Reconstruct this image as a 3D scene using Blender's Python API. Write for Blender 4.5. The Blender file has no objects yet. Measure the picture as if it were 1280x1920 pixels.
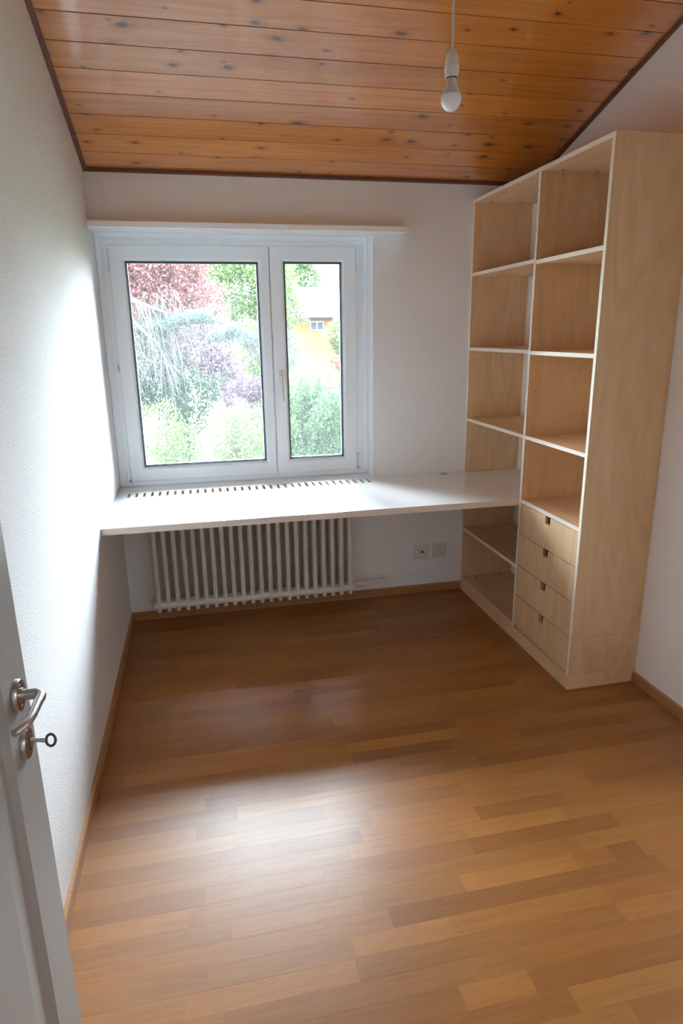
import bpy, bmesh, math, random
import numpy as np
from mathutils import Vector, Matrix
random.seed(7)
S = bpy.context.scene
C = S.collection

# ------------------------------------------------------------------ camera
cam_data = bpy.data.cameras.new('camera')
cam = bpy.data.objects.new('camera', cam_data)
C.objects.link(cam)
cam_data.sensor_fit = 'VERTICAL'
cam_data.sensor_height = 36.0
cam_data.lens = 1207.33 / 1920 * 36.0
cam_data.clip_start = 0.02
cam_data.clip_end = 300
right = Vector((0.97668947, -0.21417614, -0.01436149))
up = Vector((0.07072053, 0.25788823, 0.96358304))
fwd = Vector((0.20267284, 0.94213706, -0.26702337))
cm = Matrix.Identity(4)
for i in range(3):
    cm[i][0], cm[i][1], cm[i][2] = right[i], up[i], -fwd[i]
cm[0][3], cm[1][3], cm[2][3] = 0.46105, -3.54285, 1.55414
cam.matrix_world = cm
S.camera = cam

# ------------------------------------------------------------------ sky, lights, exposure
S.view_settings.view_transform = 'Standard'
S.view_settings.look = 'None'
S.view_settings.gamma = 1.0
S.view_settings.use_curve_mapping = False
S.view_settings.exposure = 0.72
w = bpy.data.worlds.new('overcast_sky')
S.world = w
w.use_nodes = True
bg = w.node_tree.nodes['Background']
bg.inputs['Color'].default_value = (0.78, 0.89, 1.0, 1)
# standard overcast sky: three times as bright at the zenith as at the horizon
SKY = 36.0
wn = w.node_tree.nodes
wl = w.node_tree.links
w_tc = wn.new('ShaderNodeTexCoord')
w_sep = wn.new('ShaderNodeSeparateXYZ')
w_max = wn.new('ShaderNodeMath'); w_max.operation = 'MAXIMUM'; w_max.inputs[1].default_value = 0.0
w_ma = wn.new('ShaderNodeMath'); w_ma.operation = 'MULTIPLY_ADD'
w_ma.inputs[1].default_value = 2.0 * SKY
w_ma.inputs[2].default_value = SKY
wl.new(w_tc.outputs['Generated'], w_sep.inputs[0])
wl.new(w_sep.outputs['Z'], w_max.inputs[0])
wl.new(w_max.outputs[0], w_ma.inputs[0])
wl.new(w_ma.outputs[0], bg.inputs['Strength'])
sun_d = bpy.data.lights.new('hazy_sun', 'SUN')
sun_d.energy = 4.0
sun_d.angle = math.radians(12)
sun_d.color = (1.0, 0.96, 0.88)
sun = bpy.data.objects.new('hazy_sun', sun_d)
C.objects.link(sun)
sun.rotation_euler = (math.radians(42), 0, math.radians(-25))   # from behind the house, so it never enters the room
pd = bpy.data.lights.new('window_portal', 'AREA')
pd.shape = 'RECTANGLE'
pd.size = 1.24
pd.size_y = 1.2
pd.cycles.is_portal = True
po = bpy.data.objects.new('window_portal', pd)
C.objects.link(po)
po.location = (0.70, 0.37, 1.39)
po.rotation_euler = (math.radians(-90), 0, 0)
hd = bpy.data.lights.new('hall_fill_light', 'AREA')          # unseen fill light added in the hall to brighten the room
hd.shape = 'RECTANGLE'
hd.size = 0.5
hd.size_y = 0.5
hd.energy = 7
hd.color = (1.0, 0.99, 0.97)
ho = bpy.data.objects.new('hall_fill_light', hd)
C.objects.link(ho)
ho.location = (1.3, -4.6, 2.45)
try:
    S.cycles.max_bounces = 14
    S.cycles.diffuse_bounces = 10
    S.cycles.glossy_bounces = 5
    S.cycles.transparent_max_bounces = 16
    S.cycles.caustics_reflective = False
    S.cycles.caustics_refractive = False
    S.cycles.sample_clamp_indirect = 8.0
except Exception:
    pass

# ------------------------------------------------------------------ measures (metres; window wall is y=0, left wall is x=0)
W, F, LS, Y1, R = 2.3136, 1.9752, 1.2451, 0.7045, 0.1135
HC, SL, HS, ZD = 2.3224, 0.3109, 2.2377, 0.75
YB = -3.40                                                       # wall behind, with the doorway


# ------------------------------------------------------------------ node helpers
def new_mat(name, color=(0.8, 0.8, 0.8), rough=0.5, metal=0.0, spec=0.5, coat=0.0, coat_rough=0.1):
    m = bpy.data.materials.new(name)
    m.use_nodes = True
    b = m.node_tree.nodes['Principled BSDF']
    b.inputs['Base Color'].default_value = (*color, 1)
    b.inputs['Roughness'].default_value = rough
    b.inputs['Metallic'].default_value = metal
    b.inputs['Specular IOR Level'].default_value = spec
    b.inputs['Coat Weight'].default_value = coat
    b.inputs['Coat Roughness'].default_value = coat_rough
    return m


def N(m, kind, **kw):
    n = m.node_tree.nodes.new(kind)
    for k, v in kw.items():
        if k in n.inputs:
            n.inputs[k].default_value = v
        else:
            setattr(n, k, v)
    return n


def L(m, a, b):
    m.node_tree.links.new(a, b)


def bsdf(m):
    return m.node_tree.nodes['Principled BSDF']


def mapping(m, scale, random_offset=True):
    tc = N(m, 'ShaderNodeTexCoord')
    mp = N(m, 'ShaderNodeMapping')
    mp.inputs['Scale'].default_value = scale
    if random_offset:
        oi = N(m, 'ShaderNodeObjectInfo')
        mul = N(m, 'ShaderNodeMath', operation='MULTIPLY')
        mul.inputs[1].default_value = 37.0
        L(m, oi.outputs['Random'], mul.inputs[0])
        cx = N(m, 'ShaderNodeCombineXYZ')
        for i in range(3):
            L(m, mul.outputs[0], cx.inputs[i])
        add = N(m, 'ShaderNodeVectorMath', operation='ADD')
        L(m, tc.outputs['Object'], add.inputs[0])
        L(m, cx.outputs[0], add.inputs[1])
        L(m, add.outputs[0], mp.inputs['Vector'])
    else:
        L(m, tc.outputs['Object'], mp.inputs['Vector'])
    return mp.outputs['Vector']


def noise(m, vec, scale=5.0, detail=4.0, rough=0.5, distort=0.0):
    n = N(m, 'ShaderNodeTexNoise')
    n.inputs['Scale'].default_value = scale
    n.inputs['Detail'].default_value = detail
    n.inputs['Roughness'].default_value = rough
    n.inputs['Distortion'].default_value = distort
    L(m, vec, n.inputs['Vector'])
    return n.outputs['Fac']


def ramp(m, fac, stops):
    r = N(m, 'ShaderNodeValToRGB')
    e = r.color_ramp.elements
    while len(e) < len(stops):
        e.new(0.5)
    for k, (p, c) in zip(e, stops):
        k.position = p
        k.color = (*c, 1) if len(c) == 3 else c
    L(m, fac, r.inputs['Fac'])
    return r.outputs['Color']


def mix(m, fac, a, b, blend='MIX'):
    n = N(m, 'ShaderNodeMix', data_type='RGBA', blend_type=blend)
    if isinstance(fac, (int, float)):
        n.inputs[0].default_value = fac
    else:
        L(m, fac, n.inputs[0])
    for v, s in ((a, n.inputs[6]), (b, n.inputs[7])):
        if isinstance(v, tuple):
            s.default_value = (*v, 1)
        else:
            L(m, v, s)
    return n.outputs[2]


def bump(m, height, strength, dist):
    b = N(m, 'ShaderNodeBump')
    b.inputs['Strength'].default_value = strength
    b.inputs['Distance'].default_value = dist
    L(m, height, b.inputs['Height'])
    L(m, b.outputs['Normal'], bsdf(m).inputs['Normal'])


# ------------------------------------------------------------------ materials
def plaster(name, color, coarse, strength, soft=False):
    m = new_mat(name, color, 0.85, spec=0.25)
    v = mapping(m, (1, 1, 1), False)
    a = noise(m, v, coarse, 4.0, 0.65, 0.0)
    p = ramp(m, a, [(0.3, (0, 0, 0)), (0.7, (1, 1, 1))] if soft else [(0.34, (0, 0, 0)), (0.47, (0.8, 0.8, 0.8)), (0.7, (1, 1, 1))])
    bump(m, p, strength, 0.003)
    return m


M_ROUGH = plaster('white roughcast plaster', (0.885, 0.89, 0.895), 250, 0.9)
M_BACKW = plaster('white fine roughcast plaster', (0.875, 0.90, 0.92), 110, 0.5, True)
M_SMOOTH = plaster('white smooth plaster', (0.89, 0.89, 0.89), 170, 0.16)
M_OUT = plaster('pale exterior render', (0.75, 0.74, 0.72), 60, 0.4)

M_PVC = new_mat('white window plastic', (0.88, 0.93, 0.965), 0.3)
M_GASKET = new_mat('dark rubber gasket', (0.06, 0.075, 0.10), 0.5)
M_SPACER = new_mat('grey spacer bar', (0.16, 0.20, 0.26), 0.4)
M_RAILW = new_mat('white painted board', (0.90, 0.92, 0.93), 0.4)
M_DESK = new_mat('white laminate', (0.84, 0.84, 0.84), 0.22, coat=0.3, coat_rough=0.12)
M_RAD = new_mat('cream radiator enamel', (0.78, 0.745, 0.69), 0.38)
M_STEEL = new_mat('satin steel', (0.52, 0.51, 0.50), 0.3, 1.0)
M_DARK = new_mat('dark hollow', (0.015, 0.014, 0.013), 0.7)
M_PLATE = new_mat('white socket plastic', (0.74, 0.73, 0.72), 0.35)
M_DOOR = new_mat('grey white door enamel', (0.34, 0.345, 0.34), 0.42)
M_CABLE = new_mat('white cable', (0.70, 0.68, 0.64), 0.5)
M_LAMPP = new_mat('white lamp plastic', (0.74, 0.74, 0.75), 0.35)
M_BULB = new_mat('opal bulb dome', (0.90, 0.93, 0.95), 0.18)
M_BULBN = new_mat('matt bulb neck', (0.62, 0.62, 0.60), 0.5)
M_BLACKR = new_mat('dark seal ring', (0.012, 0.014, 0.03), 0.5)
M_CAP = new_mat('brown connector cap', (0.12, 0.075, 0.04), 0.5)
M_GROMM = new_mat('beige cable cover', (0.42, 0.36, 0.30), 0.5)
M_TRIM = new_mat('red brown ceiling trim', (0.14, 0.045, 0.02), 0.4)


def wood_base():
    m = new_mat('oiled oak baseboard', (0.3, 0.15, 0.06), 0.4)
    v = mapping(m, (2.0, 30, 30))
    v2 = mapping(m, (30, 2.0, 30))
    g = noise(m, v, 3.0, 5, 0.6)
    L(m, ramp(m, g, [(0.3, (0.33, 0.15, 0.055)), (0.7, (0.46, 0.24, 0.10))]), bsdf(m).inputs['Base Color'])
    return m


M_BASE = wood_base()


def oak():
    m = new_mat('oiled oak parquet', (0.3, 0.15, 0.06), 0.3)
    oi = N(m, 'ShaderNodeObjectInfo')
    v = mapping(m, (1.6, 26, 8))
    g = noise(m, v, 2.2, 6, 0.62, 1.0)
    col = ramp(m, g, [(0.28, (0.86, 0.80, 0.74)), (0.5, (1, 1, 1)), (0.75, (1.10, 1.12, 1.14))])
    v2 = mapping(m, (9, 170, 20))
    pores = noise(m, v2, 2.0, 3, 0.6)
    pc = ramp(m, pores, [(0.30, (0.62, 0.54, 0.46)), (0.42, (1, 1, 1))])
    c1 = mix(m, 1.0, oi.outputs['Color'], col, 'MULTIPLY')
    c2 = mix(m, 0.30, c1, pc, 'MULTIPLY')
    # pale medullary flecks in some places
    v3 = mapping(m, (10, 45, 10))
    fl = noise(m, v3, 2.4, 2, 0.5, 3.0)
    fm = ramp(m, fl, [(0.70, (0, 0, 0)), (0.74, (1, 1, 1))])
    c3 = mix(m, fm, c2, mix(m, 1.0, c2, (1.3, 1.35, 1.4), 'MULTIPLY'))
    L(m, c3, bsdf(m).inputs['Base Color'])
    rn = noise(m, v, 1.5, 3, 0.5)
    rr = N(m, 'ShaderNodeMapRange')
    rr.inputs['To Min'].default_value = 0.30
    rr.inputs['To Max'].default_value = 0.40
    L(m, rn, rr.inputs['Value'])
    L(m, rr.outputs[0], bsdf(m).inputs['Roughness'])
    bsdf(m).inputs['Specular IOR Level'].default_value = 0.5
    bump(m, pores, 0.10, 0.0006)
    return m


M_OAK = oak()


def pine():
    m = new_mat('varnished pine boards', (0.5, 0.25, 0.08), 0.34, coat=1.0, coat_rough=0.13)
    bsdf(m).inputs['Coat IOR'].default_value = 2.3
    oi = N(m, 'ShaderNodeObjectInfo')
    v = mapping(m, (0.55, 9, 9))
    g = noise(m, v, 2.0, 6, 0.6, 1.2)
    col = ramp(m, g, [(0.25, (0.42, 0.125, 0.015)), (0.5, (0.58, 0.205, 0.030)), (0.78, (0.68, 0.285, 0.054))])
    v1 = mapping(m, (0.8, 60, 60))
    fine = noise(m, v1, 2.0, 3, 0.5, 0.8)
    col = mix(m, 0.35, col, ramp(m, fine, [(0.3, (0.70, 0.60, 0.5)), (0.6, (1.05, 1.05, 1.05))]), 'MULTIPLY')
    # knots: sparse cells stretched along the board
    vk = mapping(m, (5.5, 11, 0.01))
    vo = N(m, 'ShaderNodeTexVoronoi', voronoi_dimensions='2D')
    vo.inputs['Scale'].default_value = 1.0
    vo.inputs['Randomness'].default_value = 1.0
    wn = noise(m, vk, 6.0, 2, 0.5)
    wob = N(m, 'ShaderNodeVectorMath', operation='ADD')
    sc = N(m, 'ShaderNodeVectorMath', operation='SCALE')
    sc.inputs['Scale'].default_value = 0.16
    cxyz = N(m, 'ShaderNodeCombineXYZ')
    L(m, wn, cxyz.inputs[0]); L(m, wn, cxyz.inputs[1])
    L(m, cxyz.outputs[0], sc.inputs[0])
    L(m, vk, wob.inputs[0]); L(m, sc.outputs[0], wob.inputs[1])
    L(m, wob.outputs[0], vo.inputs['Vector'])
    d = vo.outputs['Distance']
    sepc = N(m, 'ShaderNodeSeparateColor')
    L(m, vo.outputs['Color'], sepc.inputs[0])
    pick = N(m, 'ShaderNodeMath', operation='LESS_THAN')
    pick.inputs[1].default_value = 0.46
    L(m, sepc.outputs[0], pick.inputs[0])
    size = N(m, 'ShaderNodeMath', operation='MULTIPLY_ADD')
    size.inputs[1].default_value = 2.2
    size.inputs[2].default_value = 0.7
    L(m, sepc.outputs[1], size.inputs[0])
    dd = N(m, 'ShaderNodeMath', operation='MULTIPLY')
    L(m, d, dd.inputs[0]); L(m, size.outputs[0], dd.inputs[1])
    core = ramp(m, dd.outputs[0], [(0.05, (1, 1, 1)), (0.12, (0, 0, 0))])
    halo = ramp(m, dd.outputs[0], [(0.10, (1, 1, 1)), (0.30, (0, 0, 0))])
    cm_ = N(m, 'ShaderNodeMath', operation='MULTIPLY'); L(m, core, cm_.inputs[0]); L(m, pick.outputs[0], cm_.inputs[1])
    hm_ = N(m, 'ShaderNodeMath', operation='MULTIPLY'); L(m, halo, hm_.inputs[0]); L(m, pick.outputs[0], hm_.inputs[1])
    h2 = N(m, 'ShaderNodeMath', operation='MULTIPLY'); h2.inputs[1].default_value = 0.5; L(m, hm_.outputs[0], h2.inputs[0])
    c = mix(m, h2.outputs[0], col, (0.26, 0.075, 0.012))
    c9 = N(m, 'ShaderNodeMath', operation='MULTIPLY'); c9.inputs[1].default_value = 0.9; L(m, cm_.outputs[0], c9.inputs[0])
    c = mix(m, c9.outputs[0], c, (0.085, 0.024, 0.006))
    c = mix(m, 1.0, c, oi.outputs['Color'], 'MULTIPLY')
    L(m, c, bsdf(m).inputs['Base Color'])
    bump(m, g, 0.10, 0.004)
    return m


M_PINE = pine()


def birch(name, axis, light=1.0):
    m = new_mat(name, (0.6, 0.42, 0.26), 0.5, spec=0.35)
    s = {'z': (4.5, 4.5, 0.8), 'y': (4.5, 0.8, 4.5)}[axis]
    v = mapping(m, s)
    g = noise(m, v, 1.5, 4, 0.55, 3.2)
    a = tuple(light * c for c in (0.63, 0.41, 0.225))
    b = tuple(light * c for c in (0.70, 0.475, 0.275))
    c_ = tuple(light * c for c in (0.74, 0.525, 0.32))
    col = ramp(m, g, [(0.3, a), (0.52, b), (0.75, c_)])
    s2 = {'z': (120, 120, 5), 'y': (120, 5, 120)}[axis]
    f = noise(m, mapping(m, s2), 1.0, 3, 0.6)
    col = mix(m, 0.18, col, ramp(m, f, [(0.3, (0.84, 0.80, 0.74)), (0.6, (1.04, 1.04, 1.04))]), 'MULTIPLY')
    L(m, col, bsdf(m).inputs['Base Color'])
    return m


M_BIRCH = birch('birch plywood upright grain', 'z')
M_BIRCHY = birch('birch plywood level grain', 'y', 1.04)


def ply_edge():
    m = new_mat('pale plywood edge', (0.7, 0.62, 0.5), 0.55, spec=0.3)
    f = noise(m, mapping(m, (60, 3, 60)), 1.2, 3, 0.6)
    L(m, ramp(m, f, [(0.3, (0.76, 0.68, 0.56)), (0.7, (0.86, 0.79, 0.69))]), bsdf(m).inputs['Base Color'])
    return m


M_EDGE = ply_edge()
M_DEDGE = new_mat('pale beech desk edge', (0.72, 0.62, 0.55), 0.5)


def glass_mat():
    m = bpy.data.materials.new('clear window glass')
    m.use_nodes = True
    nt = m.node_tree
    nt.nodes.clear()
    o = nt.nodes.new('ShaderNodeOutputMaterial')
    t = nt.nodes.new('ShaderNodeBsdfTransparent')
    t.inputs[0].default_value = (0.95, 0.97, 0.965, 1)
    g = nt.nodes.new('ShaderNodeBsdfGlossy')
    g.inputs['Roughness'].default_value = 0.02
    fr = nt.nodes.new('ShaderNodeFresnel')
    fr.inputs[0].default_value = 1.45
    mx = nt.nodes.new('ShaderNodeMixShader')
    nt.links.new(fr.outputs[0], mx.inputs[0])
    nt.links.new(t.outputs[0], mx.inputs[1])
    nt.links.new(g.outputs[0], mx.inputs[2])
    tl = nt.nodes.new('ShaderNodeBsdfTranslucent')               # glare haze over the bright view, mixed into the glass
    tl.inputs[0].default_value = (0.9, 0.95, 1.0, 1)
    mh = nt.nodes.new('ShaderNodeMixShader')
    mh.inputs[0].default_value = 0.0055
    nt.links.new(mx.outputs[0], mh.inputs[1])
    nt.links.new(tl.outputs[0], mh.inputs[2])
    nt.links.new(mh.outputs[0], o.inputs[0])
    return m


M_GLASS = glass_mat()


def leaf_mat(name, stops):
    m = new_mat(name, (0.2, 0.4, 0.1), 0.7, spec=0.06)
    g = N(m, 'ShaderNodeNewGeometry')
    c = ramp(m, g.outputs['Random Per Island'], [(p, tuple(0.165 * v for v in col)) for p, col in stops])
    b = bsdf(m)
    L(m, c, b.inputs['Base Color'])
    tr = N(m, 'ShaderNodeBsdfTranslucent')
    L(m, c, tr.inputs['Color'])
    mx = N(m, 'ShaderNodeMixShader')
    mx.inputs[0].default_value = 0.35
    out = [n for n in m.node_tree.nodes if n.type == 'OUTPUT_MATERIAL'][0]
    L(m, b.outputs[0], mx.inputs[1])
    L(m, tr.outputs[0], mx.inputs[2])
    L(m, mx.outputs[0], out.inputs[0])
    return m


# ------------------------------------------------------------------ object helpers
def meta(o, label=None, cat=None, group=None, kind=None):
    if label: o['label'] = label
    if cat: o['category'] = cat
    if group: o['group'] = group
    if kind: o['kind'] = kind
    return o


def empty(name, loc=(0, 0, 0)):
    o = bpy.data.objects.new(name, None)
    o.empty_display_size = 0.1
    o.location = loc
    C.objects.link(o)
    return o


def obj(name, bm, mats, parent=None, smooth=False, origin=None):
    """link a bmesh given in world coordinates as one mesh object; origin recentres it"""
    if origin is not None:
        bmesh.ops.translate(bm, verts=bm.verts, vec=-Vector(origin))
    bmesh.ops.recalc_face_normals(bm, faces=bm.faces)
    me = bpy.data.meshes.new(name)
    bm.to_mesh(me)
    bm.free()
    for m in (mats if isinstance(mats, (list, tuple)) else [mats]):
        me.materials.append(m)
    if smooth:
        for p in me.polygons:
            p.use_smooth = True
        try:
            me.set_sharp_from_angle(angle=math.radians(40))
        except Exception:
            pass
    o = bpy.data.objects.new(name, me)
    C.objects.link(o)
    world = Vector(origin) if origin is not None else Vector((0, 0, 0))
    if parent is not None:
        o.parent = parent
        o.location = world - total_loc(parent)
    else:
        o.location = world
    return o


def total_loc(o):
    v = Vector(o.location)
    while o.parent:
        o = o.parent
        v += Vector(o.location)
    return v


def B():
    return bmesh.new()


def box(bm, x0, x1, y0, y1, z0, z1, mi=0, bev=0.0):
    vs = [bm.verts.new(p) for p in ((x0, y0, z0), (x1, y0, z0), (x1, y1, z0), (x0, y1, z0),
                                    (x0, y0, z1), (x1, y0, z1), (x1, y1, z1), (x0, y1, z1))]
    fs = [bm.faces.new([vs[i] for i in q]) for q in
          ((3, 2, 1, 0), (4, 5, 6, 7), (0, 1, 5, 4), (1, 2, 6, 5), (2, 3, 7, 6), (3, 0, 4, 7))]
    for f in fs:
        f.material_index = mi
    if bev > 0:
        es = list({e for f in fs for e in f.edges})
        bmesh.ops.bevel(bm, geom=es, offset=bev, segments=1, affect='EDGES', profile=0.5)
    return vs


def prism(bm, poly, axis, a, b, mi=0):
    """extrude a 2-D polygon along an axis; the two coordinates are the remaining axes in order"""
    def P(u, v, t):
        return {'x': (t, u, v), 'y': (u, t, v), 'z': (u, v, t)}[axis]
    lo = [bm.verts.new(P(u, v, a)) for u, v in poly]
    hi = [bm.verts.new(P(u, v, b)) for u, v in poly]
    fs = [bm.faces.new(lo[::-1]), bm.faces.new(hi)]
    n = len(poly)
    for i in range(n):
        j = (i + 1) % n
        fs.append(bm.faces.new((lo[i], lo[j], hi[j], hi[i])))
    for f in fs:
        f.material_index = mi
    return fs


def tube(bm, pts, rad, seg=12, mi=0, cap=True):
    """swept tube through points; rad is one radius or one per point"""
    pts = [Vector(p) for p in pts]
    n = len(pts)
    rs = rad if isinstance(rad, (list, tuple)) else [rad] * n
    rings = []
    prev = None
    for i, p in enumerate(pts):
        t = (pts[min(i + 1, n - 1)] - pts[max(i - 1, 0)]).normalized()
        if prev is None:
            ref = Vector((0, 0, 1)) if abs(t.z) < 0.9 else Vector((1, 0, 0))
            u = t.cross(ref).normalized()
        else:
            u = (prev - t * prev.dot(t)).normalized()
        prev = u
        v = t.cross(u)
        rings.append([bm.verts.new(p + (u * math.cos(2 * math.pi * k / seg) + v * math.sin(2 * math.pi * k / seg)) * rs[i])
                      for k in range(seg)])
    for a, b in zip(rings, rings[1:]):
        for k in range(seg):
            f = bm.faces.new((a[k], a[(k + 1) % seg], b[(k + 1) % seg], b[k]))
            f.material_index = mi
    if cap:
        for r in (rings[0][::-1], rings[-1]):
            bm.faces.new(r).material_index = mi


def lathe(bm, prof, center, axis='z', seg=28, mi=0):
    """prof: (radius, height) pairs"""
    c = Vector(center)
    rings = []
    for r, h in prof:
        ring = []
        for k in range(seg):
            a = 2 * math.pi * k / seg
            u, v = r * math.cos(a), r * math.sin(a)
            d = {'z': (u, v, h), 'x': (h, u, v), 'y': (u, h, v)}[axis]
            ring.append(bm.verts.new(c + Vector(d)))
        rings.append(ring)
    for a, b in zip(rings, rings[1:]):
        for k in range(seg):
            bm.faces.new((a[k], a[(k + 1) % seg], b[(k + 1) % seg], b[k])).material_index = mi
    for r in (rings[0][::-1], rings[-1]):
        bm.faces.new(r).material_index = mi


def sweep_frame(bm, x0, x1, z0, z1, prof, mis=None):
    """mitred rectangular frame: prof is a closed loop of (inset, y)"""
    loops = []
    for ins, y in prof:
        loops.append([bm.verts.new(p) for p in ((x0 + ins, y, z0 + ins), (x1 - ins, y, z0 + ins),
                                                (x1 - ins, y, z1 - ins), (x0 + ins, y, z1 - ins))])
    n = len(loops)
    for i in range(n):
        a, b = loops[i], loops[(i + 1) % n]
        for k in range(4):
            f = bm.faces.new((a[k], a[(k + 1) % 4], b[(k + 1) % 4], b[k]))
            f.material_index = mis[i] if mis else 0


def cut(o, cutter_bm):
    """subtract a bmesh from an object and keep the result as plain mesh"""
    bmesh.ops.recalc_face_normals(cutter_bm, faces=cutter_bm.faces)
    me = bpy.data.meshes.new('cutter')
    cutter_bm.to_mesh(me)
    cutter_bm.free()
    c = bpy.data.objects.new('cutter', me)
    C.objects.link(c)
    c.location = total_loc(o)
    md = o.modifiers.new('cut', 'BOOLEAN')
    md.operation = 'DIFFERENCE'
    md.solver = 'EXACT'
    md.object = c
    bpy.context.view_layer.update()
    dg = bpy.context.evaluated_depsgraph_get()
    new = bpy.data.meshes.new_from_object(o.evaluated_get(dg), depsgraph=dg)
    o.modifiers.clear()
    o.data = new
    bpy.data.objects.remove(c)


# ================================================================== SETTING
floor_o = B()
box(floor_o, -0.1, W + 0.1, -5.3, 0.0, -0.12, -0.0145)
floor = meta(obj('floor', floor_o, new_mat('dark subfloor', (0.035, 0.018, 0.008), 0.8)),
             'amber oak strip parquet floor across the whole room', 'floor', kind='structure')

# parquet strips: rows run along x, each strip a piece of its own
ROW, Y00 = 0.0633, -0.004
LIGHT, DARK, RED = 1.27, 0.72, 0.9
pins = {7: [(0.07, 0.45, DARK), (0.785, 1.28, LIGHT)], 9: [(0.274, 0.80, LIGHT)], 8: [(0.067, 0.42, 1.15)],
        11: [(0.63, 0.99, 1.2)], 15: [(0.255, 0.78, LIGHT)], 16: [(0.30, 0.85, DARK)],
        19: [(0.909, 1.36, 1.2)], 21: [(0.222, 0.69, 1.1), (0.927, 1.40, DARK)], 20: [(0.92, 1.396, 1.05)],
        22: [(0.10, 0.56, 1.2), (0.928, 1.395, 1.35)], 23: [(0.013, 0.222, 0.8), (0.93, 1.33, DARK), (1.623, 2.096, 0.78)],
        24: [(1.10, 1.42, 0.9), (1.70, 2.12, 1.02)], 25: [(1.38, 1.73, 0.72)], 27: [(1.271, 1.726, 1.22)], 28: [(1.726, 2.2, 0.82)],
        29: [(1.27, 1.60, 0.85)], 30: [(1.193, 1.551, 1.32)], 31: [(0.72, 1.194, 0.9), (1.194, 1.70, 0.76)],
        32: [(0.75, 1.23, 1.05)], 33: [(1.111, 1.478, 1.28), (1.478, 1.60, 1.0), (1.60, 1.70, 0.75)], 34: [(0.875, 1.30, 0.74)],
        35: [(0.753, 1.03, 1.25), (1.03, 1.5, 1.12)], 36: [(0.75, 1.06, 0.9), (1.06, 1.50, 0.95)], 37: [(1.166, 1.62, 1.0)],
        38: [(0.73, 0.98, 0.84), (0.98, 1.164, 1.2), (1.164, 1.6, 0.8)], 39: [(1.24, 1.72, 1.25), (0.8, 1.24, 0.86)],
        40: [(1.361, 1.75, 0.95)], 41: [(0.703, 1.19, 1.2)], 36.5: []}
OAKC = (0.315, 0.127, 0.031)
rest = B()


def add_strip(x0, x1, row, tone):
    y1 = Y00 - ROW * row
    y0 = y1 - ROW
    lx = x1 - x0
    bm = B()
    tone = 1 + (tone - 1) * 0.78
    red = tone ** 0.8                                            # darker strips are also a little redder
    g = 0.00003
    e = 0.00022
    c = ((x0 + x1) / 2, (y0 + y1) / 2, 0.0)
    lo = [bm.verts.new(p) for p in ((x0 + g, y0 + g, -0.014), (x1 - g, y0 + g, -0.014), (x1 - g, y1 - g, -0.014), (x0 + g, y1 - g, -0.014))]
    md = [bm.verts.new((v.co.x, v.co.y, -0.0002)) for v in lo]
    hi = [bm.verts.new(p) for p in ((x0 + e, y0 + e, 0), (x1 - e, y0 + e, 0), (x1 - e, y1 - e, 0), (x0 + e, y1 - e, 0))]
    bm.faces.new(hi)
    for a, b in ((lo, md), (md, hi)):
        for k in range(4):
            bm.faces.new((a[k], a[(k + 1) % 4], b[(k + 1) % 4], b[k]))
    o = obj('parquet_strip', bm, M_OAK, floor, origin=c)
    j = random.uniform(-0.03, 0.03)
    o.color = (OAKC[0] * red * (1 + j), OAKC[1] * tone, OAKC[2] * tone * (1 - j), 1)
    return o


rnd = random.Random(21)
n_strips = 0
for row in range(0, 54):
    x_lo, x_hi = 0.0, W
    segs = []
    x = x_lo
    for (a, b, t) in sorted(pins.get(row, [])) + [(x_hi, None, None)]:
        gap = a - x
        if gap > 0.012:
            k = max(1, round(gap / 0.43))
            cuts = [x + gap * (i + (rnd.uniform(-0.2, 0.2) if 0 < i < k else 0)) / k for i in range(k + 1)]
            for p, q in zip(cuts, cuts[1:]):
                segs.append((p, q, rnd.choice((0.80, 0.88, 0.94, 1.0, 1.0, 1.05, 1.12, 1.2))))
        if b is not None:
            segs.append((a, b, t))
            x = b
    for p, q, t in segs:
        y_far = Y00 - ROW * row
        if row < 46:
            add_strip(p, q, row, t)
            n_strips += 1
        else:
            g = 0.0003
            box(rest, p + g, q - g, y_far - ROW + g, y_far - g, -0.014, 0)
r_o = meta(obj('parquet_strip', rest, M_OAK, floor), kind='stuff')
r_o.color = (*OAKC, 1)
# hall floor behind the doorway
hf = B()
box(hf, -0.1, W + 0.1, -5.3, -3.424, -0.0145, 0)
h_o = obj('hall_floorboard', hf, M_OAK, floor)
h_o.color = (*OAKC, 1)

# walls
def zc(y):
    return HC - SL * y


bm = B()
# left wall follows the ceiling slope; it also closes the window recess
prism(bm, [(0.36, -0.12), (0.36, zc(0.36) + 0.25), (YB - 0.1, zc(YB - 0.1) + 0.25), (YB - 0.1, -0.12)], 'x', -0.10, 0.0)
meta(obj('wall_left', bm, M_ROUGH), 'white roughcast plaster wall on the left running to the window', 'wall', kind='structure')
bm = B()
prism(bm, [(0.36, -0.12), (0.36, zc(0.36) + 0.25), (YB - 0.1, zc(YB - 0.1) + 0.25), (YB - 0.1, -0.12)], 'x', W, W + 0.10)
meta(obj('wall_right', bm, M_SMOOTH), 'smooth white wall on the right behind the bookcase', 'wall', kind='structure')

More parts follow.
